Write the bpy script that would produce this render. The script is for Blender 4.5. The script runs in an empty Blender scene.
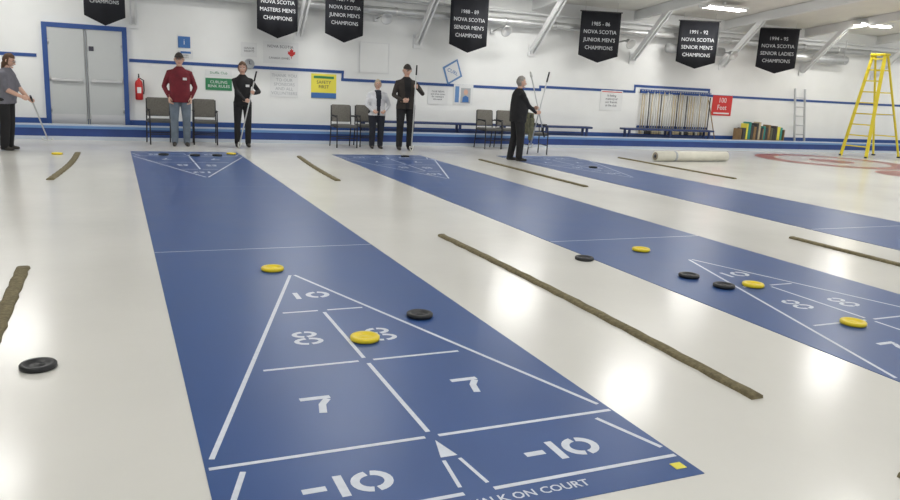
import bpy, bmesh, math, random
import numpy as np
from mathutils import Vector, Matrix, Euler, noise
random.seed(4)
scene=bpy.context.scene
try:
    scene.view_settings.view_transform='Standard'
    scene.view_settings.exposure=0.0
except Exception: pass
V=Vector
# ------------------------------------------------------------------ materials
MATS={}
def mat(name,col=(.8,.8,.8),rough=.5,metal=0.,noise_amt=0.,noise_scale=8.,bump=0.,bump_scale=40.,emit=None,estr=0.,coat=0.,rough_var=0.,col2=None):
    if name in MATS: return MATS[name]
    m=bpy.data.materials.new(name);m.use_nodes=True
    nt=m.node_tree;b=nt.nodes['Principled BSDF']
    b.inputs['Base Color'].default_value=(*col,1);b.inputs['Roughness'].default_value=rough;b.inputs['Metallic'].default_value=metal
    if coat: b.inputs['Coat Weight'].default_value=coat;b.inputs['Coat Roughness'].default_value=.08
    tc=nt.nodes.new('ShaderNodeTexCoord')
    if noise_amt or col2 or rough_var:
        n=nt.nodes.new('ShaderNodeTexNoise');n.inputs['Scale'].default_value=noise_scale;n.inputs['Detail'].default_value=6
        nt.links.new(tc.outputs['Object'],n.inputs['Vector'])
        r=nt.nodes.new('ShaderNodeValToRGB');r.color_ramp.elements[0].position=.3;r.color_ramp.elements[1].position=.7
        c2=col2 or tuple(max(0,c*(1-noise_amt)) for c in col)
        r.color_ramp.elements[0].color=(*c2,1);r.color_ramp.elements[1].color=(*col,1)
        nt.links.new(n.outputs['Fac'],r.inputs['Fac']);nt.links.new(r.outputs['Color'],b.inputs['Base Color'])
        if rough_var:
            mr=nt.nodes.new('ShaderNodeMapRange');mr.inputs['To Min'].default_value=rough-rough_var;mr.inputs['To Max'].default_value=rough+rough_var
            nt.links.new(n.outputs['Fac'],mr.inputs['Value']);nt.links.new(mr.outputs['Result'],b.inputs['Roughness'])
    if bump:
        n2=nt.nodes.new('ShaderNodeTexNoise');n2.inputs['Scale'].default_value=bump_scale;n2.inputs['Detail'].default_value=3
        nt.links.new(tc.outputs['Object'],n2.inputs['Vector'])
        bp=nt.nodes.new('ShaderNodeBump');bp.inputs['Strength'].default_value=bump;bp.inputs['Distance'].default_value=.01
        nt.links.new(n2.outputs['Fac'],bp.inputs['Height']);nt.links.new(bp.outputs['Normal'],b.inputs['Normal'])
    if emit:
        b.inputs['Emission Color'].default_value=(*emit,1);b.inputs['Emission Strength'].default_value=estr
    MATS[name]=m;return m
mat('ice_floor',(.73,.72,.68),.2,noise_amt=.08,noise_scale=.6,bump=.07,bump_scale=7,rough_var=.04)
mat('court_blue',(.031,.085,.262),.34,noise_amt=.10,noise_scale=2.2,rough_var=.03)
mat('court_paint',(.68,.72,.80),.45,noise_amt=.10,noise_scale=30)
mat('court_paint_faint',(.16,.24,.42),.4,noise_amt=.3,noise_scale=30)
mat('wall_paint',(.82,.83,.82),.6,noise_amt=.05,noise_scale=1.5)
mat('ceiling_paint',(.80,.79,.74),.7,noise_amt=.06,noise_scale=2)
mat('white_paint',(.78,.79,.79),.5)
mat('trim_blue',(.02,.07,.26),.5)
mat('curb_blue',(.018,.055,.24),.45,noise_amt=.2,noise_scale=4)
mat('curb_light',(.12,.25,.5),.4)
mat('curb_white',(.5,.55,.62),.4)
mat('walkway',(.25,.27,.3),.7)
mat('door_grey',(.5,.52,.52),.45)
mat('steel',(.6,.6,.6),.3,metal=.9)
mat('duct_metal',(.62,.63,.63),.35,metal=.6,noise_amt=.15,noise_scale=6)
mat('black',(.008,.009,.013),.6)
mat('banner_black',(.010,.011,.017),.8,noise_amt=.3,noise_scale=5)
mat('banner_white',(.60,.62,.64),.7)
mat('puck_yellow',(.78,.60,.015),.35)
mat('puck_black',(.007,.008,.010),.45)
mat('jute',(.22,.185,.10),.9,bump=.9,bump_scale=70,noise_amt=.45,noise_scale=35)
mat('yellow_ladder',(.75,.62,.03),.45)
mat('alu',(.55,.56,.57),.35,metal=.7)
mat('tube_white',(.74,.72,.62),.5,noise_amt=.08)
mat('tube_end',(.30,.26,.2),.8)
mat('house_red',(.33,.075,.06),.3,noise_amt=.2,noise_scale=6)
mat('house_inner',(.55,.50,.47),.25)
mat('chair_fabric',(.20,.19,.165),.8,noise_amt=.3,noise_scale=40)
mat('chair_frame',(.035,.035,.04),.4,metal=.5)
mat('chair_seat',(.10,.10,.095),.8)
mat('red_plastic',(.55,.02,.02),.35)
mat('paper',(.74,.75,.75),.7)
mat('paper_grey',(.40,.42,.44),.7)
mat('ink',(.05,.05,.07),.7)
mat('sign_green',(.03,.22,.09),.6)
mat('sign_yellow',(.78,.70,.08),.6)
mat('sign_blue',(.05,.16,.42),.6)
mat('sign_red',(.58,.03,.03),.6)
mat('broom_tan',(.50,.42,.28),.7)
mat('broom_white',(.62,.62,.58),.7)
mat('broom_dark',(.06,.06,.06),.8)
mat('olive',(.16,.16,.10),.9,noise_amt=.4,noise_scale=20)
mat('bench_blue',(.02,.04,.13),.5)
mat('lamp_glass',(.9,.9,.85),.5,emit=(1,.98,.94),estr=18)
mat('wood',(.32,.2,.09),.6,noise_amt=.3)
mat('teal',(.03,.25,.22),.6)
mat('skin',(.60,.37,.28),.55);mat('lips',(.38,.13,.11),.5);mat('eye_white',(.7,.7,.68),.3);mat('eye_dark',(.03,.02,.02),.3)
mat('hair_grey',(.36,.34,.31),.8,noise_amt=.4,noise_scale=60);mat('hair_brown',(.13,.07,.04),.8,noise_amt=.4,noise_scale=60);mat('hair_blond',(.50,.43,.32),.8,noise_amt=.3,noise_scale=60)
def cloth(n,c): mat(n,c,.85,noise_amt=.3,noise_scale=9,bump=1.0,bump_scale=11)
cloth('burgundy',(.17,.014,.024));cloth('jeans',(.16,.20,.25));cloth('blackcloth',(.012,.012,.014));cloth('darknavy',(.015,.018,.03))
cloth('whitecloth',(.70,.71,.74));cloth('browncloth',(.035,.028,.024));cloth('greycloth',(.17,.17,.20));cloth('shoe',(.05,.045,.04))
# ------------------------------------------------------------------ builder
class Bd:
    def __init__(s): s.v=[];s.f=[];s.m=[];s.sm=[];s.ml=[]
    def mi(s,n):
        if n not in s.ml:s.ml.append(n)
        return s.ml.index(n)
    def add(s,vs,fs,m,smooth=False,M=None):
        o=len(s.v);k=s.mi(m)
        for a in vs:
            a=V(a); s.v.append(M@a if M is not None else a)
        for f in fs:s.f.append([i+o for i in f]);s.m.append(k);s.sm.append(smooth)
        return s
    def box(s,c,d,m,rot=None,bev=0.0):
        bm=bmesh.new();bmesh.ops.create_cube(bm,size=1)
        for v in bm.verts:v.co=V((v.co.x*d[0],v.co.y*d[1],v.co.z*d[2]))
        if bev: bmesh.ops.bevel(bm,geom=bm.edges[:],offset=bev,segments=2,affect='EDGES',profile=.5)
        M=Matrix.Translation(V(c))
        if rot is not None:M=M@Euler(rot).to_matrix().to_4x4()
        bm.verts.ensure_lookup_table()
        s.add([v.co.copy() for v in bm.verts],[[v.index for v in f.verts] for f in bm.faces],m,False,M);bm.free();return s
    def tube(s,pts,r,m,n=10,rad=None,flat=1.0,M=None,dome=False):
        pts=[V(p) for p in pts];N=len(pts);rs=rad or [r]*N
        if dome:
            t0=(pts[0]-pts[1]).normalized();t1=(pts[-1]-pts[-2]).normalized()
            pts=[pts[0]+t0*rs[0]*.8,pts[0]+t0*rs[0]*.5]+pts+[pts[-1]+t1*rs[-1]*.5,pts[-1]+t1*rs[-1]*.8]
            rs=[rs[0]*.35,rs[0]*.8]+list(rs)+[rs[-1]*.8,rs[-1]*.35];N=len(pts)
        vs=[];fs=[];up=None
        for i,p in enumerate(pts):
            t=(pts[min(i+1,N-1)]-pts[max(i-1,0)]).normalized()
            if up is None:
                up=V((0,0,1)) if abs(t.z)<.9 else V((0,1,0))
            a=t.cross(up)
            if a.length<1e-4:a=t.cross(V((1,0,0)))
            a.normalize();b=a.cross(t).normalized();up=b
            for k in range(n):
                th=2*math.pi*k/n;vs.append(p+a*math.cos(th)*rs[i]+b*math.sin(th)*rs[i]*flat)
        for i in range(N-1):
            for k in range(n):
                fs.append([i*n+k,i*n+(k+1)%n,(i+1)*n+(k+1)%n,(i+1)*n+k])
        fs.append(list(range(n))[::-1]);fs.append([(N-1)*n+k for k in range(n)])
        return s.add(vs,fs,m,True,M)
    def lathe(s,prof,m,c=(0,0,0),n=32,M=None):
        vs=[];fs=[]
        for r,z in prof:
            for k in range(n):
                th=2*math.pi*k/n;vs.append((c[0]+r*math.cos(th),c[1]+r*math.sin(th),c[2]+z))
        for i in range(len(prof)-1):
            for k in range(n):fs.append([i*n+k,i*n+(k+1)%n,(i+1)*n+(k+1)%n,(i+1)*n+k])
        if prof[0][0]>1e-4: fs.append(list(range(n))[::-1])
        if prof[-1][0]>1e-4: fs.append([(len(prof)-1)*n+k for k in range(n)])
        return s.add(vs,fs,m,True,M)
    def poly(s,pts,m,th=0,axis=(0,0,1)):
        n=len(pts);pts=[V(p) for p in pts]
        if th==0:return s.add(pts,[list(range(n))],m)
        a=V(axis)*th;vs=pts+[p+a for p in pts]
        fs=[list(range(n))[::-1],list(range(n,2*n))]+[[i,(i+1)%n,n+(i+1)%n,n+i] for i in range(n)]
        return s.add(vs,fs,m)
    def stroke(s,pts,w,m,z=.004):
        pts=[V((p[0],p[1],0)) for p in pts];N=len(pts);vs=[]
        for i,p in enumerate(pts):
            t=(pts[min(i+1,N-1)]-pts[max(i-1,0)]).normalized();nn=V((-t.y,t.x,0))*w/2
            vs+=[(p.x-nn.x,p.y-nn.y,z),(p.x+nn.x,p.y+nn.y,z)]
        return s.add(vs,[[2*i,2*i+2,2*i+3,2*i+1] for i in range(N-1)],m)
    def text(s,body,size,m,M,ext=.001,align='CENTER',sl=1.0,xs=1.0,bold=0):
        c=bpy.data.curves.new('t','FONT');c.body=body;c.size=size;c.extrude=ext;c.align_x=align;c.align_y='CENTER';c.space_line=sl;c.resolution_u=2;c.offset=bold
        o=bpy.data.objects.new('t',c);scene.collection.objects.link(o)
        dg=bpy.context.evaluated_depsgraph_get();dg.update();me=o.evaluated_get(dg).to_mesh()
        S=Matrix.Diagonal((xs,1,1,1))
        s.add([v.co.copy() for v in me.vertices],[list(p.vertices) for p in me.polygons],m,False,M@S)
        o.evaluated_get(dg).to_mesh_clear();bpy.data.objects.remove(o);return s
    def build(s,name,loc=(0,0,0),rot=(0,0,0),parent=None,bevel=0,recalc=True):
        me=bpy.data.meshes.new(name);me.from_pydata([tuple(v) for v in s.v],[],s.f)
        for n in s.ml:me.materials.append(MATS[n])
        me.polygons.foreach_set('material_index',s.m);me.polygons.foreach_set('use_smooth',s.sm);me.update()
        if recalc:
            bm=bmesh.new();bm.from_mesh(me);bmesh.ops.recalc_face_normals(bm,faces=bm.faces[:]);bm.to_mesh(me);bm.free()
        o=bpy.data.objects.new(name,me);scene.collection.objects.link(o);o.location=loc;o.rotation_euler=rot
        if parent:o.parent=parent
        if bevel:
            b=o.modifiers.new('b','BEVEL');b.width=bevel;b.segments=2;b.limit_method='ANGLE'
        return o
def empty(name,loc=(0,0,0),rz=0):
    e=bpy.data.objects.new(name,None);scene.collection.objects.link(e);e.location=loc;e.rotation_euler=(0,0,rz);e.empty_display_size=.2;return e
# ------------------------------------------------------------------ room
WY=17.3;CY=16.5;WK=.20
KX=-1.163
def W(X,z,y=WY):   # survey point taken on the plane y=16.507 carried onto plane y
    k=y/16.507;return (KX+(X-KX)*k, 1.44+(z-1.44)*k)
Bd().box((9,6,-.05),(46,29,.1),'ice_floor').build('floor')
Bd().box((9,WY+.1,1.8),(46,.2,3.8),'wall_paint').build('wall_back')
Bd().box((-8.1,6,2.2),(.2,29,5.0),'wall_paint').build('wall_left')
def cz(y): return 3.55+.11*(WY-y)
y0c,y1c=-8.,WY+.2
Bd().add([(-14,y0c,cz(y0c)),(32,y0c,cz(y0c)),(32,y1c,cz(y1c)),(-14,y1c,cz(y1c)),(-14,y0c,cz(y0c)+.15),(32,y0c,cz(y0c)+.15),(32,y1c,cz(y1c)+.15),(-14,y1c,cz(y1c)+.15)],
 [[0,3,2,1],[4,5,6,7],[0,1,5,4],[1,2,6,5],[2,3,7,6],[3,0,4,7]],'ceiling_paint').build('ceiling')
# curb
Bd().box((9,CY+.05,.14),(46,.1,.16),'curb_blue').box((9,CY+.05,.035),(46,.11,.07),'curb_white').box((9,CY+.045,.245),(46,.12,.05),'curb_light').box((9,CY+.05,.285),(46,.09,.03),'curb_white').build('baseboard_back')
Bd().box((12,(CY+.11+WY-.025)/2,WK/2),(39.9,WY-CY-.14,WK),'walkway').build('walkway')
# wall stripes
def stripe(pts):
    b=Bd()
    for (xa,za),(xb,zb) in zip(pts[:-1],pts[1:]):
        A=W(xa,za);B=W(xb,zb)
        if abs(B[0]-A[0])>abs(B[1]-A[1]): b.box(((A[0]+B[0])/2,WY-.006,(A[1]+B[1])/2),(abs(B[0]-A[0])+.06,.012,.065),'trim_blue')
        else: b.box((A[0],WY-.007,(A[1]+B[1])/2),(.05,.013,abs(B[1]-A[1])+.06),'trim_blue')
    return b
stripe([(-6,1.56),(-2.45,1.56)]).build('trim_1')
stripe([(-.8,1.56),(3.45,1.56),(3.45,1.40),(8.4,1.40),(8.4,1.47),(11.2,1.47),(11.2,1.62),(13.65,1.62),(13.65,1.47),(26,1.47)]).build('trim_2')
Bd().box((9,WY-.01,.28),(46,.02,.16),'trim_blue').build('trim_3')
# door
def door():
    x0,zt=W(-2.27,2.13);x1,_=W(-.90,2.13);zb=WK;b=Bd();y=WY-.048;w=x1-x0;cx=(x0+x1)/2
    b.box((x0,y,(zb+zt)/2),(.09,.09,zt-zb),'trim_blue').box((x1,y,(zb+zt)/2),(.09,.09,zt-zb),'trim_blue').box((cx,y,zt),(w+.09,.088,.09),'trim_blue')
    for sx in (-1,1):
        c=cx+sx*w/4;b.box((c,y-.005,(zb+zt)/2),(w/2-.05,.05,zt-zb-.09),'door_grey',bev=.006)
        b.box((c,y-.07,1.12),(w/2-.16,.035,.05),'steel',bev=.01).box((c-.22,y-.045,1.12),(.05,.05,.07),'steel').box((c+.22,y-.045,1.12),(.05,.05,.07),'steel')
        b.box((c,y-.035,zb+.14),(w/2-.1,.008,.22),'steel')
        for hz in (.5,1.1,1.8): b.tube([(cx+sx*(w/2-.06),y-.04,hz),(cx+sx*(w/2-.06),y-.04,hz+.1)],.012,'steel')
    b.box((cx,y-.01,(zb+zt)/2),(.02,.06,zt-zb-.1),'paper_grey').box((cx+.1,y-.04,1.75),(.09,.01,.09),'ink')
    b.build('door_1')
door()
# rafters + braces + duct
for i in range(-3,7):
    X=5.45+3.08*i+(.28 if i==-1 else 0);b=Bd()
    for (ya,yb) in [(-7.5,WY)]:
        za,zb_=cz(ya)-.12,cz(yb)-.12
        b.add([(X-.07,ya,za-.12),(X+.07,ya,za-.12),(X+.07,yb,zb_-.12),(X-.07,yb,zb_-.12),(X-.07,ya,za+.11),(X+.07,ya,za+.11),(X+.07,yb,zb_+.11),(X-.07,yb,zb_+.11)],
         [[0,3,2,1],[4,5,6,7],[0,1,5,4],[1,2,6,5],[2,3,7,6],[3,0,4,7]],'white_paint')
    A=V((X,WY-.05,2.32));Bq=V((X,WY-1.35,cz(WY-1.35)-.2));d=Bq-A
    for sx in (-.05,.05):
        b.box((A+Bq)/2+V((sx,0,0)),(.035,d.length,.13),'white_paint',rot=(math.atan2(d.z,d.y)+0,0,0))
    b.box((X,WY-.02,2.35),(.2,.04,.3),'white_paint')
    b.build('ceiling_rafter')
b=Bd().tube([(-6,WY-.3,2.93),(28,WY-.3,3.02)],.085,'duct_metal',n=16)
for i in range(24): b.lathe([(.086,-.02),(.097,-.02),(.097,.02),(.086,.02)],'steel',n=16,M=Matrix.Translation((-5+1.4*i,WY-.3,2.933+.0037*i))@Euler((0,math.pi/2,0)).to_matrix().to_4x4())
b.tube([(-6,WY-.12,3.2),(28,WY-.12,3.25)],.03,'white_paint')
b.tube([(12.5,WY-.3,2.66),(14.4,WY-.3,2.67)],.12,'duct_metal',n=18)
b.tube([(16.4,WY-.3,2.70),(17.6,WY-.3,2.71),(19.2,WY-.3,2.72)],.13,'duct_metal',n=18)
for xx in (-3.2,0,3.1,6.2,9.3,12.9,15.2,16.6,19.0): b.box((xx,WY-.15,2.95),(.03,.29,.03),'steel')
for xx in (12.9,14.1,16.6,19.0): b.box((xx,WY-.42,2.95),(.02,.02,.7),'steel')
b.build('ventilation_duct')
# lights
for X in (-3.1,2.2,7.5,12.8,18.1,23.4):
    for Y in (15.4,10.9,6.2,1.4,-3.6):
        z=cz(Y)-.17
        e=empty('fluorescent_ceiling_light',(X,Y,z))
        b=Bd().box((0,0,.04),(1.3,.34,.05),'white_paint',bev=.008).box((0,0,.11),(.06,.06,.1),'white_paint')
        for sy in (-.09,.09): b.tube([(-.6,sy,-.005),(.6,sy,-.005)],.022,'lamp_glass',n=10)
        b.box((-.62,0,0),(.04,.3,.05),'white_paint').box((.62,0,0),(.04,.3,.05),'white_paint').build('fixture',parent=e)
        L=bpy.data.lights.new('tube_light','AREA');L.shape='RECTANGLE';L.size=1.25;L.size_y=.3;L.energy=46;L.color=(1,.985,.95)
        lo=bpy.data.objects.new('tube_light',L);scene.collection.objects.link(lo);lo.parent=e;lo.location=(0,0,-.035)
w=bpy.data.worlds.new('w');scene.world=w;w.use_nodes=True;w.node_tree.nodes['Background'].inputs[0].default_value=(.95,.97,1,1);w.node_tree.nodes['Background'].inputs[1].default_value=.75
# ------------------------------------------------------------------ courts
S=.3048
def digit(b,ch,cx,cy,h,flip=1,wd=.034,m='court_paint'):
    w_=h*.42
    def st(pts): b.stroke([(cx+flip*x,cy+flip*y) for x,y in pts],wd,m)
    def arc(x,y,rx,ry,a0,a1,n=10): return [(x+rx*math.cos(math.radians(a0+(a1-a0)*i/n)),y+ry*math.sin(math.radians(a0+(a1-a0)*i/n))) for i in range(n+1)]
    if ch=='0':
        st(arc(0,0,w_,h/2-wd/2,98,262));st(arc(0,0,w_,h/2-wd/2,-82,82))
    elif ch=='8':
        t=.028
        b_=lambda p:b.stroke([(cx+flip*x,cy+flip*y) for x,y in p],t,m)
        r1=h*.21;r2=h*.23
        b_(arc(0,.016+r1,w_*.72,r1,98,262));b_(arc(0,.016+r1,w_*.72,r1,-82,82));b_(arc(0,-.016-r2,w_*.85,r2,98,262));b_(arc(0,-.016-r2,w_*.85,r2,-82,82))
    elif ch=='7':
        st([(-w_*.9,h/2-wd/2),(w_*.95,h/2-wd/2)]);st([(w_*.72,h/2-wd-.003),(w_*.25,0),(0,-h/2)])
    elif ch=='1': st([(0,h/2),(0,-h/2)])
    elif ch=='-': st([(-w_*.8,0),(w_*.8,0)])
def court(X,off,shade='court_blue'):
    e=empty('shuffleboard_court',(X,off,0));b=Bd()
    b.box((0,(2.07+14.42)/2,.0015),(1.806,14.42-2.07,.003),shade);b.build('court_mat',parent=e)
    b=Bd();P='court_paint';y0=2.228;LW=.022
    def end(T,fl,far):
        def s(pts,w=LW,m=P): b.stroke([T(p) for p in pts],w,m)
        s([(-.89,0),(-.06,0)]);s([(.06,0),(.89,0)])
        s([(-.89,.457),(-.03,.457)]);s([(.03,.457),(.89,.457)])
        s([(-.53,1.372),(-.04,1.372)]);s([(.04,1.372),(.53,1.372)])
        s([(-.25,2.286),(-.03,2.286)]);s([(.03,2.286),(.26,2.286)])
        s([(0,.50),(0,1.33)]);s([(0,1.41),(0,2.245)])
        for sx in (-1,1):
            s([(sx*.872,.53),(sx*.016,3.185)]);s([(sx*.775,.40),(sx*.88,.075)])
            s([(sx*.034,.25),(sx*.056,.045)],.016)
        b.add([(*T(p),.004) for p in [(0,.42),(-.036,.275),(.036,.275)]],[[0,1,2]],P)
        s([(-.9,4.115),(.9,4.115)],.014,'court_paint_faint' if far else P)
        def d(ch,x,y,h): x_,y_=T((x,y));digit(b,ch,x_,y_,h,fl)
        d('1',-.085,2.64,.15);d('0',.055,2.64,.15)
        d('8',-.215,1.80,.19);d('8',.205,1.76,.19);d('7',-.37,.90,.18);d('7',.385,.915,.18)
        for c in (-.44,.46):
            d('-',c-.12,.19,.13);d('1',c-.02,.19,.15);d('0',c+.095,.19,.15)
    end(lambda p:(p[0],y0+p[1]),1,False)
    end(lambda p:(-p[0],y0+39*S-p[1]),-1,True)
    b.text('PLEASE DO NOT WALK ON COURT',.062,P,Matrix.Translation((-.07,2.155,.0042)),ext=.0002,xs=.98,bold=.0008)
    b.box((.84,2.15,.004),(.05,.045,.002),'sign_yellow')
    b.build('court_markings',parent=e,recalc=False)
court(0,0);court(3.545,-.19);court(7.09,-.1)
# curling house rings
def ring(X,Y,radii,name):
    b=Bd()
    for (r0,r1,m) in radii:
        n=72;vs=[];fs=[]
        for k in range(n):
            t=2*math.pi*k/n;vs+=[(r0*math.cos(t),r0*math.sin(t),.002),(r1*math.cos(t),r1*math.sin(t),.002)]
        for k in range(n):
            a=2*k;c=2*((k+1)%n);fs.append([a,a+1,c+1,c])
        b.add(vs,fs,m)
    b.build(name,(X,Y,0),recalc=False)
ring(15.55,13.9,[(1.35,1.83,'house_red'),(.0,.55,'house_red'),(.55,1.35,'house_inner')],'curling_house_ring')
ring(14.95,11.0,[(.0,.95,'house_red')],'curling_house_ring')
# pucks
def puck(x,y,c,z=.003):
    R=.083;prof=[(0.0,.004),(.045,.004),(.05,0),(.076,0),(R,.005),(R,.02),(.078,.026),(.058,.026),(.050,.017),(.022,.016),(.018,.020),(0,.020)]
    Bd().lathe([(max(r,1e-5),zz) for r,zz in prof],c,n=40).build('shuffleboard_disc',(x,y,z))
for x,y,c,z in [(-.11,5.59,'puck_yellow',.0045),(.09,3.91,'puck_yellow',.0045),(.55,4.24,'puck_black',.0045),(-1.54,3.94,'puck_black',0),(3.31,5.63,'puck_yellow',.0045),(2.552,5.43,'puck_black',0),(3.07,4.69,'puck_black',.0045),(3.13,4.36,'puck_black',.0045),(3.40,4.33,'puck_yellow',.0045),(3.32,3.36,'puck_yellow',.0045),(7.20,12.21,'puck_black',.0045),(.10,13.71,'puck_black',.0045),(.47,13.74,'puck_black',.0045),(.75,14.05,'puck_yellow',.0045),(-.4,13.8,'puck_black',.0045),(-2.01,13.81,'puck_yellow',0),(4.0,13.9,'puck_black',.0045)]:
    puck(x,y,c,z)
# divider strips
def strip(X,ya,yb,bow,w=.085,h=.022,dx=0):
    n=40;b=Bd();vs=[];fs=[]
    prof=[(-.5,0),(-.46,.75),(-.3,1),(0,1.05),(.3,1),(.46,.75),(.5,0)];K=len(prof)
    for i in range(n+1):
        t=i/n;y=ya+(yb-ya)*t;x=bow*math.sin(math.pi*t)+.004*math.sin(i*1.9)+dx*(t-.5);j=1+.06*math.sin(i*2.7)
        for px,pz in prof: vs.append((x+px*w*j,y,pz*h))
    for i in range(n):
        for k in range(K-1): fs.append([i*K+k,i*K+k+1,(i+1)*K+k+1,(i+1)*K+k])
    fs.append(list(range(K)));fs.append([n*K+k for k in range(K)][::-1])
    b.add(vs,fs,'jute',True);b.build('court_divider_strip',(X,0,0))
strip(1.69,2.58,6.6,.035,.075);strip(1.82,10.52,13.75,-.03,dx=.16);strip(5.42,9.75,13.48,.0);strip(9.2,10.6,14.15,0);strip(5.48,4.2,5.87,0);strip(-1.82,10.7,14.0,.05,dx=.20);strip(-1.79,2.6,6.0,0);strip(1.68,-.6,1.80,0,.075)
# tube on floor
b=Bd();b.tube([(0,0,.115),(2.1,.12,.115)],.112,'tube_white',n=28);b.tube([(-.006,0,.115),(.0,0,.115)],.085,'tube_end',n=28);b.tube([(-.007,0,.115),(-.001,0,.115)],.04,'ink',n=20)
b.tube([(.5,.03,.115),(.56,.033,.115)],.1135,'paper_grey',n=28);b.build('rolled_plastic_sheet',(9.68,13.5,0))
# ------------------------------------------------------------------ ladders
def stepladder(loc,rz,H,sp,w0,w1,m,name,tx=-.3):
    b=Bd();n=int(H/.3)
    for side in (-1,1):
        for fr in (-1,1):
            A=V((fr*sp/2,side*w0/2,0));T=V((tx+fr*.06,side*w1/2,H));d=(T-A)
            M=Matrix.Translation((A+T)/2)@d.to_track_quat('Z','Y').to_matrix().to_4x4()
            bx=(.045,.09) if fr<0 else (.035,.05)
            hx,hy,hz=bx[1]/2,bx[0]/2,d.length/2
            vs=[(x,y,z) for x in(-hx,hx) for y in(-hy,hy) for z in(-hz,hz)]
            b.add(vs,[[0,1,3,2],[4,6,7,5],[0,4,5,1],[2,3,7,6],[0,2,6,4],[1,5,7,3]],m,False,M)
            b.box(A+V((0,0,.02)),(.1,.06,.04),'black')
    for i in range(1,n+1):
        t=i*.3/H
        if t>.97:break
        x=-sp/2+(tx-.06+sp/2)*t;x2=sp/2+(tx+.06-sp/2)*t;w=w0+(w1-w0)*t
        b.box((x,0,i*.3),(.09,w,.03),m)
        if i%2==0: b.box((x2,0,i*.3),(.03,w,.03),m)
    b.box((tx,0,H),(.26,w1+.08,.06),m,bev=.01)
    t=.42;xa=-sp/2+(tx+sp/2)*t;xb=sp/2+(tx-sp/2)*t
    for side in (-1,1): b.box(((xa+xb)/2,side*(w0+(w1-w0)*t)*.5,H*t),(xb-xa,.012,.025),'alu')
    b.build(name,loc,(0,0,rz))
stepladder((18.68,15.25,0),.12,2.82,1.6,.75,.35,'yellow_ladder','yellow_stepladder')
def leanladder():
    b=Bd();L=1.62
    for s_ in (-.2,.2): b.box((s_,0,L/2),(.03,.06,L),'alu')
    for i in range(1,6): b.tube([(-.2,0,i*.27),(.2,0,i*.27)],.015,'alu')
    b.build('aluminium_ladder',(17.75,16.95,WK+.012),(-.16,0,0))
leanladder()
# ------------------------------------------------------------------ chairs, benches
def chair(x,y,rz=0,jacket=False):
    b=Bd();F='chair_frame'
    for s_ in (-.22,.22):
        b.tube([(s_,-.22,0),(s_,-.22,.42),(s_,-.2,.62),(s_,.0,.65),(s_,.2,.64)],.013,F)
        b.tube([(s_,.26,0),(s_,.2,.42),(s_*.96,.24,.86)],.013,F)
        b.box((s_,-.02,.655),(.045,.3,.025),'black',bev=.008)
    b.tube([(-.22,-.22,.2),(.22,-.22,.2)],.01,F).tube([(-.22,.22,.2),(.22,.22,.2)],.01,F)
    b.tube([(-.22,-.2,.42),(-.22,.2,.42)],.012,F).tube([(.22,-.2,.42),(.22,.2,.42)],.012,F)
    b.box((0,-.01,.445),(.42,.44,.06),'chair_seat',bev=.02)
    b.box((0,.225,.70),(.41,.045,.36),'chair_fabric',rot=(-.08,0,0),bev=.018)
    if jacket:
        b.box((0,.18,.70),(.5,.06,.4),'olive',rot=(-.08,0,0),bev=.025).box((0,.28,.68),(.5,.05,.46),'olive',rot=(-.05,0,0),bev=.02).box((-.22,.2,.55),(.1,.12,.5),'olive',bev=.04).box((.22,.2,.55),(.1,.12,.5),'olive',bev=.04)
    b.build('stacking_armchair',(x,y,0),(0,0,rz))
for x,y,r in [(-.32,16.0,.1),(.52,16.05,-.05),(3.32,15.85,.05),(3.92,16.12,0),(6.85,16.05,.1),(7.36,16.08,-.1)]: chair(x,y,r)
chair(7.45,14.95,1.5,True)
def bench(xa,xb,y,name='long_bench'):
    b=Bd();L=xb-xa
    b.box((L/2,0,.30),(L,.28,.05),'bench_blue',bev=.008)
    b.box((L/2,.0,.12),(L-.4,.04,.05),'bench_blue')
    for i in range(int(L/1.2)+1):
        x=.15+i*(L-.3)/int(L/1.2)
        b.box((x,-.1,.14),(.05,.05,.28),'bench_blue').box((x,.1,.14),(.05,.05,.28),'bench_blue')
    b.build(name,(xa,y,WK+.001))
bench(3.9,10.2,16.9);bench(11.2,14.2,16.85)
# broom rack
def brooms():
    x0,_=W(11.37,1);x1,_=W(13.70,1);b=Bd();zt=1.50
    b.box(((x0+x1)/2,WY-.03,zt),(x1-x0,.04,.10),'trim_blue').box(((x0+x1)/2,WY-.03,.55),(x1-x0,.04,.06),'trim_blue')
    n=30
    for i in range(n):
        x=x0+.05+(x1-x0-.1)*i/(n-1);c=random.choice(['broom_tan','broom_tan','broom_white','broom_white','broom_dark']);zz=zt-.03+random.uniform(-.06,.03)
        b.tube([(x,WY-.10,.42),(x+random.uniform(-.015,.015),WY-.08,zz)],.016,c,n=6)
        b.box((x,WY-.11,.40),(.05,.09,.09),random.choice(['broom_dark','broom_tan','broom_white']),bev=.01)
        b.box((x,WY-.06,zt+.02),(.02,.05,.03),'steel')
    b.tube([(x1+.15,WY-.25,WK+.03),(x1-.05,WY-.03,1.35)],.014,'wood');b.box((x1+.15,WY-.25,WK+.04),(.3,.06,.05),'broom_dark')
    b.build('curling_broom_rack')
brooms()
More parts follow.
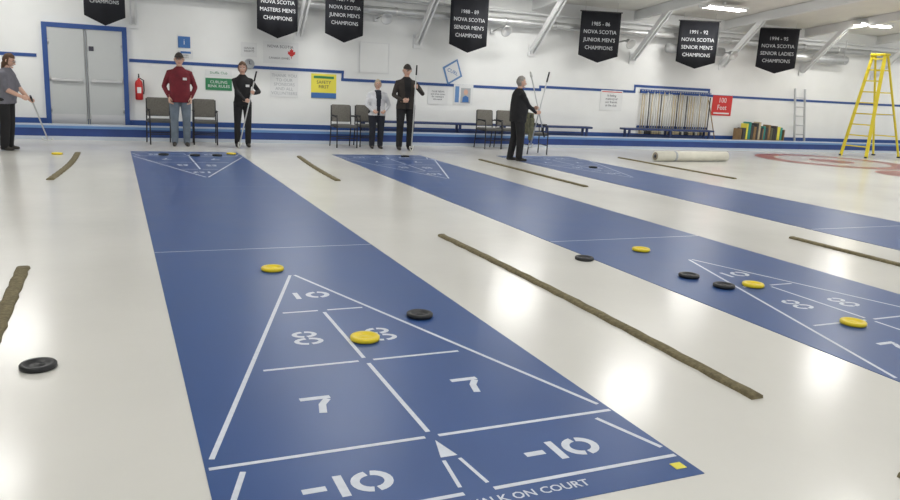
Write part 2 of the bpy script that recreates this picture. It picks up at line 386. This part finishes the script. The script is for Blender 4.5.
def shelf():
    x0,_=W(14.52,1);x1,_=W(16.1,1);b=Bd();y=16.95
    b.box(((x0+x1)/2,y,.28),(x1-x0,.3,.04),'wood').box(((x0+x1)/2,y+.13,.5),(x1-x0,.03,.04),'wood')
    for x in (x0,(x0+x1)/2,x1): b.box((x,y,.401),(.03,.3,.4),'wood')
    x=x0+.06;i=0
    cs=['broom_dark','sign_yellow','teal','broom_dark','wood','broom_dark','broom_tan','broom_dark','teal','broom_dark','wood','olive','broom_dark']
    while x<x1-.08:
        w_=random.uniform(.07,.13);h=random.uniform(.3,.5)
        b.box((x+w_/2,y-.02,.30+h/2),(w_*.85,.24,h),cs[i%len(cs)],bev=.008);x+=w_;i+=1
    b.build('equipment_storage_rack')
shelf()
# extinguisher
def exting():
    X,_=W(-.67,1);b=Bd();zc=.78
    b.lathe([(1e-4,0),(.06,.0),(.075,.02),(.075,.33),(.06,.38),(.025,.41),(.025,.44),(1e-4,.44)],'red_plastic',n=24)
    b.box((0,-.02,.46),(.03,.1,.03),'black').box((0,-.03,.50),(.025,.13,.015),'black',rot=(.3,0,0))
    b.tube([(.02,-.01,.44),(.09,-.02,.4),(.095,-.02,.2),(.085,-.02,.12)],.011,'black').box((0,-.076,.2),(.08,.004,.12),'paper')
    b.box((0,.08,.25),(.08,.02,.3),'steel')
    b.build('fire_extinguisher',(X,WY-.095,zc))
exting()
# ------------------------------------------------------------------ wall signs
RX=Matrix.Rotation(math.pi/2,4,'X')
def sign(name,xa,xb,za,zb,base,parts,frame=None):
    (Xa,Za),(Xb,Zb)=W(xa,za),W(xb,zb);w_,h=Xb-Xa,Zb-Za;cx,czz=(Xa+Xb)/2,(Za+Zb)/2
    b=Bd();b.box((0,0,0),(w_,.012,h),base)
    if frame:
        for sz in(-1,1): b.box((0,-.002,sz*h/2),(w_+.02,.018,.02),frame)
        for sx in(-1,1): b.box((sx*w_/2,-.002,0),(.02,.018,h),frame)
    for p in parts:
        if p[0]=='t': b.text(p[1],p[2],p[3],Matrix.Translation((p[4]*w_,-.008,p[5]*h))@RX,ext=.0006,xs=p[6] if len(p)>6 else 1)
        elif p[0]=='b': b.box((p[1]*w_,-.008,p[2]*h),(p[3]*w_,.006,p[4]*h),p[5])
        elif p[0]=='m': b.poly([(q[0]*w_,-.007-(p[3] if len(p)>3 else 0),q[1]*h) for q in p[1]],p[2],.004,(0,-1,0))
    b.build(name,(cx,WY-.008,czz))
leaf=[(0,.4),(.06,.25),(.14,.3),(.12,.12),(.3,.16),(.25,.03),(.3,-.02),(.12,-.15),(.13,-.22),(.02,-.2),(.02,-.4),(-.02,-.4),(-.02,-.2),(-.13,-.22),(-.12,-.15),(-.3,-.02),(-.25,.03),(-.3,.16),(-.12,.12),(-.14,.3),(-.06,.25)]
sign('information_sign',.08,.31,1.86,2.08,'sign_blue',[('t','i',.16,'paper',0,0)])
sign('notice_sheet',.08,.36,1.66,1.82,'paper',[('b',0,.2,.7,.25,'sign_blue'),('t','OPEN\nDAILY',.04,'ink',0,-.25)])
sign('notice_sheet',.10,.34,1.28,1.50,'paper',[('t','Notice\nto all\nplayers',.05,'ink',0,0)])
sign('green_exit_map_sign',.59,1.11,1.06,1.30,'sign_green',[('t','CURLING\nRINK RULES',.085,'paper',0,0)])
sign('green_header_sign',.59,1.11,1.34,1.47,'paper',[('t','Shuffle Club',.075,'sign_green',0,0)])
sign('sponsor_text_sign',1.89,2.48,.97,1.50,'paper',[('t','THANK YOU\nTO OUR\nSPONSORS\nAND ALL\nVOLUNTEERS',.095,'paper_grey',0,0)])
sign('club_notice_sheet',1.30,1.62,1.76,2.05,'paper',[('t','LEAGUE\nNIGHTS',.06,'ink',0,0)])
sign('nova_scotia_sign',1.75,2.48,1.66,2.10,'paper',[('t','NOVA SCOTIA',.085,'ink',-.02,.28),('t','CANADA GAMES',.06,'ink',-.05,-.25),('m',[(.3+q[0]*.38,-.0+q[1]*.6) for q in leaf],'sign_red')])
sign('yellow_safety_sign',2.76,3.31,.98,1.50,'sign_yellow',[('b',0,-.38,1,.22,'sign_blue'),('b',0,.36,.8,.1,'sign_green'),('t','SAFETY\nFIRST',.1,'ink',0,.06)])
sign('white_notice_board',3.83,4.49,1.58,2.22,'wall_paint',[],frame='paper')
sign('club_notice_sheet',5.46,5.96,.95,1.36,'paper',[('t','CLUB NEWS\nand draw times\nfor members\nthis week',.06,'ink',0,0)])
sign('portrait_poster',6.10,6.60,.97,1.43,'paper',[('b',.12,-.05,.5,.75,'paper_grey'),('m',[(.12+.11*math.cos(a*.524),.12+.14*math.sin(a*.524)) for a in range(12)],'skin',.006),('m',[(-.05,-.38),(.29,-.38),(.26,-.12),(.12,-.05),(-.02,-.12)],'sign_blue',.006),('b',-.32,0,.2,.8,'curb_light')])
sign('printed_notice',10.17,10.84,.97,1.47,'paper',[('t','In loving\nmemory of\nour friends\nat the club',.085,'ink',0,0),('b',0,.43,.9,.04,'sign_red')])
sign('red_distance_sign',13.81,14.50,.95,1.49,'sign_red',[('t','100\nFeet',.2,'paper',0,.08),('b',0,-.38,.8,.07,'paper')])
X,Z=W(6.05,1.70)
b=Bd();b.poly([(0,0,-.33),(.28,0,0),(0,0,.33),(-.28,0,0)],'curb_light',.01,(0,-1,0));b.poly([(0,-.011,-.27),(.22,-.011,0),(0,-.011,.27),(-.22,-.011,0)],'paper',.002,(0,-1,0));b.text('CURL',.12,'sign_blue',Matrix.Translation((0,-.014,0))@RX,ext=.0006);b.build('diamond_club_sign',(X,WY-.002,Z),(0,.35,0))
X,Z=W(1.46,1.62);Bd().lathe([(1e-4,-.03),(.10,-.03),(.11,0),(.11,.02),(.09,.025),(.085,.015),(1e-4,.015)],'paper_grey',n=28,M=RX).box((0,-.018,.03),(.012,.004,.07),'ink').box((.02,-.018,0),(.05,.004,.012),'ink').build('wall_clock',(X,WY-.03,Z))
# wall spot lamps
for xa,za in [(4.4,2.9),(7.35,2.85),(10.9,2.8),(14.3,2.72)]:
    X,Z=W(xa,za,16.6);b=Bd()
    b.box((0,.66,0),(.12,.06,.12),'white_paint').tube([(0,.66,0),(0,.2,.05),(0,.05,0)],.02,'steel')
    b.lathe([(1e-4,-.1),(.05,-.1),(.06,-.02),(.13,.06),(.135,.08),(.12,.075),(1e-4,.03)],'duct_metal',n=24,M=Matrix.Rotation(2.1,4,'X'))
    b.build('wall_floodlight',(X,16.6,Z-.12))
# ------------------------------------------------------------------ banners
BT=["1988 - 89\nNOVA SCOTIA\nMEN'S\nCHAMPIONS","1992 - 93\nNOVA SCOTIA\nMASTERS MEN'S\nCHAMPIONS","1989 - 90\nNOVA SCOTIA\nJUNIOR MEN'S\nCHAMPIONS","1988 - 89\nNOVA SCOTIA\nSENIOR MEN'S\nCHAMPIONS","1985 - 86\nNOVA SCOTIA\nJUNIOR MEN'S\nCHAMPIONS","1991 - 92\nNOVA SCOTIA\nSENIOR MEN'S\nCHAMPIONS","1994 - 95\nNOVA SCOTIA\nSENIOR LADIES\nCHAMPIONS"]
YB=16.5
for i,(xa,xb,zb,w_,th) in enumerate([(-1.57,-.88,2.18,.72,0),(1.63,2.46,2.17,.84,.0),(3.05,3.89,2.18,.84,0),(5.93,6.88,2.15,.92,.08),(9.38,10.58,2.13,1.0,.35),(12.40,13.72,2.15,1.02,.52),(15.2,16.6,2.17,1.05,.6)]):
    Xc,Zb=W((xa+xb)/2,zb,YB);h=1.22;b=Bd();n=10;vs=[];fs=[]
    hw=w_/2
    for j in range(n+1):
        x=-hw+w_*j/n;yy=.012*math.sin(j*1.3+i);bot=.17*abs(x)/hw
        for side in (0,.006): vs+=[(x,yy+side,bot),(x,yy+side,h)]
    for j in range(n):
        a=4*j;c=4*(j+1);fs+=[[a,c,c+1,a+1],[a+2,a+3,c+3,c+2],[a,a+2,c+2,c],[a+1,c+1,c+3,a+3]]
    fs+=[[0,1,3,2],[4*n,4*n+2,4*n+3,4*n+1]]
    b.add(vs,fs,'banner_black',True)
    b.tube([(-hw-.03,0,h),(hw+.03,0,h)],.014,'broom_dark')
    for sx in (-hw*.8,hw*.8): b.tube([(sx,0,h),(sx,0,cz(YB+.5)-Zb-.01)],.004,'steel',n=5)
    b.text(BT[i],.118*w_/.9,'banner_white',Matrix.Translation((0,-.018,.64))@RX,ext=.0006,sl=1.45,xs=.95)
    b.build('championship_banner',(Xc,YB,Zb),(0,0,-th))
# ------------------------------------------------------------------ people
def bake(me_obj,mods):
    for t,kw in mods:
        m=me_obj.modifiers.new(t,t)
        for k,v in kw.items(): setattr(m,k,v)
    dg=bpy.context.evaluated_depsgraph_get();dg.update()
    me=bpy.data.meshes.new_from_object(me_obj.evaluated_get(dg));me_obj.modifiers.clear()
    old=me_obj.data;me_obj.data=me;bpy.data.meshes.remove(old);return me
def hand(parent,name,wrist,ydir,thumb,side,curl,s):
    y=V(ydir).normalized();x=V(thumb);x=(x-y*x.dot(y)).normalized();z=x.cross(y) if side=='L' else y.cross(x)
    M=Matrix(((x.x,y.x,z.x,wrist[0]),(x.y,y.y,z.y,wrist[1]),(x.z,y.z,z.z,wrist[2]),(0,0,0,1)))@Matrix.Scale(s,4)
    b=Bd()
    b.tube([(0,-.035,0),(0,0,0),(0,.04,0),(.0,.085,0)],0,'skin',n=14,rad=[.024,.027,.038,.040],flat=.42,dome=True)
    for x0,L,dy in [(.030,.072,0),(.010,.080,.004),(-.010,.075,.002),(-.029,.058,-.006)]:
        p=V((x0,.072+dy,0));ang=.12;pts=[p.copy()]
        for fr in (.45,.32,.26):
            ang+=curl;p=p+V((x0*.06,math.cos(ang),-math.sin(ang)))*L*fr*1.15;pts.append(p.copy())
        b.tube(pts,0,'skin',n=8,rad=[.0092,.0086,.008,.0068],dome=True)
    g=curl
    b.tube([(.022,.012,-.004),(.045,.04,-.012-.01*g),(.050-.012*g,.064,-.02-.02*g),(.044-.025*g,.085,-.026-.026*g)],0,'skin',n=8,rad=[.013,.011,.0095,.0075],dome=True)
    o=b.build(name);bake(o,[('REMESH',dict(mode='VOXEL',voxel_size=.0036)),('SMOOTH',dict(factor=.5,iterations=2))])
    me=o.data
    me.transform(M)
    if M.to_3x3().determinant()<0: me.flip_normals()
    me.materials.clear();me.materials.append(MATS['skin']);me.polygons.foreach_set('use_smooth',[True]*len(me.polygons));o.parent=parent
    return M@V((0,.085,-.030))
def ik(a,w,hint,l1,l2):
    a,w=V(a),V(w);d=w-a;L=min(d.length,(l1+l2)*.995);dn=d.normalized();w=a+dn*L
    x=(l1*l1-l2*l2+L*L)/(2*L);h=math.sqrt(max(l1*l1-x*x,0));hv=V(hint);hv=(hv-dn*hv.dot(dn)).normalized()
    return a+dn*x+hv*h,w
def head(parent,c,yaw,pitch,s,hair='hair_grey',style='short',cap=None,glasses=False):
    M=Matrix.Translation(c)@Euler((pitch,0,yaw),'ZYX').to_matrix().to_4x4()@Matrix.Scale(s,4)
    b=Bd();nu,nv=28,20
    def sp(u,v): return (math.sin(v)*math.cos(u),math.sin(v)*math.sin(u),math.cos(v))
    def shape(x,y,z,k=1.0):
        X=x*.074*k;Y=y*.093*k;Z=z*.115*k
        if z<0:
            X*=1-.32*(-z)**1.6;Y=Y*(1-.12*(-z)**2)
            if y>0: Y*=1-.35*(-z)
        if y<0: Y*=.96
        if y<-.5 and -.1<z<.15: Y+=.004
        return V((X,Y,Z))
    def sphere(k,keep=None,mt='skin',jit=0):
        vs=[shape(*sp(2*math.pi*i/nu,math.pi*j/nv),k) for j in range(nv+1) for i in range(nu)];fs=[]
        for j in range(nv):
            for i in range(nu):
                q=[j*nu+i,(j+1)*nu+i,(j+1)*nu+(i+1)%nu,j*nu+(i+1)%nu]
                cx,cy,c_=[sum(sp(2*math.pi*(ii)/nu,math.pi*jj/nv)[a] for ii,jj in((i,j),(i+1,j),(i,j+1),(i+1,j+1)))/4 for a in range(3)]
                if keep is None or keep(cx,cy,c_): fs.append(q)
        if jit: vs=[v*(1+jit*noise.noise(v*45)) for v in vs]
        b.add(vs,fs,mt,True,M)
    sphere(1)
    b.tube([(0,-.084,.012),(0,-.098,-.012),(0,-.108,-.032),(0,-.09,-.042)],0,'skin',n=8,rad=[.007,.009,.013,.009],M=M)
    b.tube([(-.012,-.072,-.098),(.012,-.072,-.098)],.016,'skin',n=8,M=M,dome=True)
    for sx in (-1,1):
        b.tube([(sx*.074,.008,.018),(sx*.083,.016,.012),(sx*.083,.016,-.016),(sx*.075,.008,-.028)],0,'skin',n=8,rad=[.008,.012,.011,.007],flat=.6,M=M,dome=True)
        b.lathe([(1e-4,-.0095),(.007,-.007),(.010,0),(.007,.007),(1e-4,.0095)],'eye_white',n=12,M=M@Matrix.Translation((sx*.029,-.080,.004)))
        b.lathe([(1e-4,-.005),(.005,0),(1e-4,.005)],'eye_dark',n=10,M=M@Matrix.Translation((sx*.029,-.0885,.004)))
        b.tube([(sx*.015,-.090,.022),(sx*.042,-.083,.024)],.0045,'hair_grey' if hair=='hair_grey' else 'hair_brown',n=6,M=M)
    b.tube([(-.022,-.083,-.062),(0,-.089,-.060),(.022,-.083,-.062)],.005,'lips',n=6,M=M)
    if glasses:
        for sx in (-1,1):
            b.tube([(sx*.029+.018*math.cos(a*math.pi/6),-.097,.003+.014*math.sin(a*math.pi/6)) for a in range(13)],.0018,'ink',n=5,M=M)
            b.tube([(sx*.047,-.096,.006),(sx*.078,.0,.01)],.0018,'ink',n=5,M=M)
    if style=='short': kp=lambda x,y,z:(z>.52 and y>-.75) or (y>-.15 and z>.15) or (y>.25 and z>-.55) or z>.78
    elif style=='bob': kp=lambda x,y,z:(z>.50 and y>-.8) or (y>-.38 and z>-.5) or (y>.1 and z>-.8) or z>.74
    else: kp=lambda x,y,z:(z>.45 and y>-.8) or (y>-.3 and z>-.55) or (y>.1) or z>.7
    sphere({'short':1.09,'bob':1.17,'long':1.16}[style],kp,hair,.06)
    if style=='long':
        b.tube([(0,.03,.0),(0,.055,-.07),(0,.06,-.13)],0,hair,n=14,rad=[.075,.082,.06],flat=.6,M=M,dome=True)
    if cap:
        sphere(1.13,lambda x,y,z:z>.38,cap,0)
        vs=[];fs=[]
        for k in range(9):
            a=math.pi*(1.15+.7*k/8);vs+=[(.078*math.cos(a),.098*math.sin(a),.048),(.09*math.cos(a),.175*math.sin(a)*(.8+.2*math.sin(math.pi*k/8)),.036),(.078*math.cos(a),.098*math.sin(a),.042),(.09*math.cos(a),.17*math.sin(a)*(.8+.2*math.sin(math.pi*k/8)),.031)]
        for k in range(8):
            o_=4*k;fs+=[[o_,o_+1,o_+5,o_+4],[o_+2,o_+6,o_+7,o_+3],[o_+1,o_+3,o_+7,o_+5]]
        b.add(vs,fs,cap,True,M)
    return b.build('head',parent=parent)
def person(name,loc,rz,h,top,pants,arms,lean=0,girth=1.,belly=0,headyaw=0,headpitch=0,inner=None,tag=False,stance=.1,step=0,hem=.86,short=False,**hk):
    root=empty(name,(loc[0],loc[1],0.0),rz);s=h/1.75
    def T(p): p=V(p);return V((p.x,p.y-lean*max(0,p.z-.95)-.25*lean*max(0,p.z-1.2),p.z-.35*lean*lean*max(0,p.z-.95)))*s
    g=girth;b=Bd();seg=[]
    rings=[(hem,.188,.142,0),(.93,.182,.142,0),(1.05,.164*(1+.5*belly),.125*(1+belly),-.02*belly*3),(1.18,.168*(1+.3*belly),.125*(1+.7*belly),-.03*belly),(1.30,.178,.128,0),(1.38,.168,.115,.005),(1.43,.135,.095,.01),(1.465,.10,.078,.012),(1.50,.066,.062,.012)]
    n=24;vs=[];fs=[]
    for z,rx,ry,oy in rings:
        for k in range(n):
            a=2*math.pi*k/n;q=T((0,oy,z));vs.append(q+V((rx*g*math.copysign(abs(math.cos(a))**.85,math.cos(a)),ry*g*math.copysign(abs(math.sin(a))**.85,math.sin(a)),0))*s)
    for i in range(len(rings)-1):
        for k in range(n):fs.append([i*n+k,i*n+(k+1)%n,(i+1)*n+(k+1)%n,(i+1)*n+k])
    fs.append(list(range(n))[::-1]);fs.append([(len(rings)-1)*n+k for k in range(n)])
    b.add(vs,fs,'skin')
    def limb(pts,rad,lab,flat=1.):
        pts=[V(p) for p in pts];b.tube(pts,0,'skin',n=14,rad=rad,dome=True,flat=flat)
        for i in range(len(pts)-1): seg.append((lab,pts[i],pts[i+1],rad[i],rad[i+1]))
    limb([T((0,.01,1.44)),T((0,.0,1.51)),T((0,-.01,1.58))],[.056*s,.052*s,.052*s],'skin')
    for sx in (-1,1):
        st=step*sx
        hip=V((sx*.09*g,0,.93))*s;kn=V((sx*(stance+.01)*1.0,-.02+st*.5,.50))*s;an=V((sx*stance*1.1,.02+st,.085))*s
        limb([hip,hip.lerp(kn,.45),kn,kn.lerp(an,.4),an],[.100*g*s,.088*g*s,.070*g*s,.068*g*s,.060*g*s],pants)
        limb([an+V((0,.045,-.045))*s,an+V((sx*.008,-.06,-.048))*s,an+V((sx*.015,-.15,-.055))*s],[.042*s,.043*s,.034*s],'shoe',flat=.85)
    grips={};A={}
    for side,sx in (('R',-1),('L',1)):
        sh=T((sx*.168*g,.01,1.385));wr,hint,yd,th,curl=arms[side]
        wr=V(wr)*s;el,wr=ik(sh,wr,hint,.28*s,.255*s)
        inn=T((sx*.09*g,.01,1.395))
        limb([inn,sh,sh.lerp(el,.5),el],[.062*g*s,.057*g*s,.051*g*s,.045*s],top)
        limb([el,el.lerp(wr,.45),wr.lerp(el,.03)],[.045*s,.042*s,.033*s],'skin' if short else top)
        A[side]=(wr,yd if yd else (wr-el),th,curl)
    o=b.build('body');me=bake(o,[('REMESH',dict(mode='VOXEL',voxel_size=.011)),('SMOOTH',dict(factor=.5,iterations=5))])
    labs=[top,pants,'skin','shoe']
    if inner:labs.append(inner)
    me.materials.clear()
    for l in labs: me.materials.append(MATS[l])
    nF=len(me.polygons);C=np.zeros(nF*3);me.polygons.foreach_get('center',C);C=C.reshape(-1,3);Nn=np.zeros(nF*3);me.polygons.foreach_get('normal',Nn);Nn=Nn.reshape(-1,3)
    best=np.full(nF,9e9);lab=np.zeros(nF,int)
    for l,a,c_,ra,rb in seg:
        a=np.array(a);c_=np.array(c_);d=c_-a;t=np.clip(((C-a)@d)/(d@d),0,1);q=a+t[:,None]*d;r=ra+(rb-ra)*t
        rat=np.linalg.norm(C-q,axis=1)/r;mk=rat<best;best[mk]=rat[mk];lab[mk]=labs.index(l)
    zs=np.array([T((0,0,r[0])).z for r in rings]);rx=np.interp(C[:,2],zs,[r[1]*g*s for r in rings]);ry=np.interp(C[:,2],zs,[r[2]*g*s for r in rings]);oy=np.interp(C[:,2],zs,[T((0,r[3],r[0])).y for r in rings])
    rat=np.sqrt((C[:,0]/rx)**2+((C[:,1]-oy)/ry)**2);rat[(C[:,2]<zs[0]-.004)|(C[:,2]>zs[-1]+.01)]=9
    rat=rat*.97;mk=rat<best;lab[mk]=0
    if inner:
        zt=T((0,0,1.5)).z;wv=.035+.05*np.clip((C[:,2]-.9*s)/(.6*s),0,1)
        mk2=mk&(Nn[:,1]<-.3)&(np.abs(C[:,0])<wv*s)&(C[:,2]<zt);lab[mk2]=labs.index(inner)
    me.polygons.foreach_set('material_index',lab.tolist());me.polygons.foreach_set('use_smooth',[True]*nF);me.update()
    o.parent=root
    head(root,T((0,-.02,1.635)),headyaw,headpitch,s*1.06,**hk)
    for side in 'RL':
        wr,yd,th,curl=A[side];grips[side]=hand(root,'hand_right' if side=='R' else 'hand_left',wr,yd,th,side,curl,s)
    cb=Bd();q=T((0,.008,1.49));cb.tube([q+V((.064*math.cos(a*math.pi/8),.060*math.sin(a*math.pi/8)-.004,.012*math.sin(a*math.pi/8)))*s for a in range(17)],.012*s,top,n=6);cb.build('collar',parent=root)
    if tag:
        q=T((.09,0,1.28));Bd().box((q.x,q.y-.130*g*s,q.z),(.07,.006,.045),'paper').build('name_tag',parent=root)
    R=Matrix.Translation((loc[0],loc[1],0))@Matrix.Rotation(rz,4,'Z')
    return {k:R@v for k,v in grips.items()}
def cue(p0,p1,L=None):
    p0,p1=V(p0),V(p1);d=(p1-p0);L=d.length;b=Bd()
    b.tube([(0,0,.06),(0,0,L)],.0125,'alu',n=10);b.tube([(0,0,L-.2),(0,0,L)],.016,'black',n=10)
    b.tube([(.085*math.cos(a),0,.085-.085*math.sin(a)) for a in [math.pi*(-.05+1.1*k/12) for k in range(13)]],.011,'broom_white',n=8)
    o=b.build('shuffleboard_cue',p0);o.rotation_euler=d.to_track_quat('Z','Y').to_euler();return o
# man in burgundy
person('elderly_man_in_burgundy_jacket',(.02,15.55),-.05,1.73,'burgundy','jeans',{'R':((-.20,-.10,.93),(-.6,.6,0),(.1,-.25,-1),(.3,-1,0),.4),'L':((.20,-.10,.93),(.6,.6,0),(-.1,-.25,-1),(-.3,-1,0),.4)},girth=1.08,belly=.12,tag=True,hem=.84,hair='hair_grey',cap='browncloth',glasses=True)
# woman in black with cue
g=person('woman_in_black',(1.18,15.55),-.05,1.63,'blackcloth','blackcloth',{'L':((.20,-.26,1.13),(.8,.3,-.6),(-.15,-.9,.25),(.25,.1,1),1.15),'R':((.02,-.26,.98),(-.9,.4,-.4),(.75,-.65,.0),(.25,.1,1),1.15)},girth=1.0,tag=True,hair='hair_brown',style='bob',headyaw=-.1,headpitch=.1)
a,c=g['R'],g['L'];d=V((.24,.03,1)).normalized();mid=(a+c)/2
cue(mid-d*(mid.z-.02)/d.z,mid+d*.5)
# woman in white
person('woman_in_white_jacket',(3.96,15.6),-.05,1.43,'whitecloth','darknavy',{'R':((-.16,-.20,.98),(-1,.5,-.2),(.6,-.4,-.45),(.2,-.6,.8),.6),'L':((.17,-.20,.98),(1,.5,-.2),(-.6,-.4,-.45),(-.2,-.6,.8),.6)},girth=1.22,inner='darknavy',hair='hair_blond',style='bob',glasses=True)
# man in brown
g=person('man_in_dark_jacket_and_cap',(4.51,15.35),-.1,1.77,'browncloth','blackcloth',{'L':((.16,-.27,1.30),(.8,.2,-.8),(-.3,-.8,.35),(.1,.1,1),1.15),'R':((-.12,-.22,1.02),(-.9,.4,-.4),(.8,-.5,.1),(0,-.4,1),.6)},girth=1.08,inner='blackcloth',hair='hair_grey',cap='browncloth',headpitch=.05)
d=V((.02,-.02,1)).normalized();p=g['L'];cue(p-d*(p.z-.02),p+d*.42)
# man in black, side view
g=person('elderly_man_in_black',(6.15,13.4),math.radians(82),1.64,'blackcloth','blackcloth',{'R':((-.10,-.36,1.02),(-.3,.5,-1),(.1,-.9,.2),(.1,.2,1),1.15),'L':((.14,-.40,1.10),(.3,.5,-1),(-.1,-.9,.2),(.1,.2,1),1.15)},girth=1.18,belly=.25,step=.06,hair='hair_grey',style='short',hem=.82)
p=g['R'];d=V((.20,-.02,1)).normalized();cue(p-d*(p.z-.25)*1.,p+d*.80)
p=g['L'];d=V((-.28,.1,1)).normalized();cue(p+d*.72,p-d*.6)
# woman at left, side view
g=person('woman_in_grey_top',(-2.76,14.43),math.radians(75),1.54,'greycloth','blackcloth',{'R':((-.14,-.34,1.0),(-.4,.6,-1),(.1,-.9,-.35),(.2,.1,1),1.1),'L':((.14,-.38,.92),(.5,.6,-1),(-.1,-.9,-.4),(.2,.1,1),1.1)},lean=.12,girth=1.25,belly=.2,hair='hair_brown',style='long',headpitch=.25,short=True,glasses=True)
p=(g['L']);t=V((-2.28,16.0,.03));d=(p-t).normalized();cue(t,p+d*.18)
# ------------------------------------------------------------------ camera
f,yaw,pit,rol=760.7533,0.4208,0.2154,0.0521
fw=V((math.sin(yaw)*math.cos(pit),math.cos(yaw)*math.cos(pit),-math.sin(pit)));r0=V((math.cos(yaw),-math.sin(yaw),0));u0=r0.cross(fw)
r=math.cos(rol)*r0+math.sin(rol)*u0;u=-math.sin(rol)*r0+math.cos(rol)*u0
cd=bpy.data.cameras.new('camera');cd.sensor_width=36;cd.lens=f/900*36;cd.clip_start=.05
co=bpy.data.objects.new('camera',cd);scene.collection.objects.link(co)
co.matrix_world=Matrix(((r.x,u.x,-fw.x,-1.163),(r.y,u.y,-fw.y,0),(r.z,u.z,-fw.z,1.44),(0,0,0,1)))
scene.camera=co
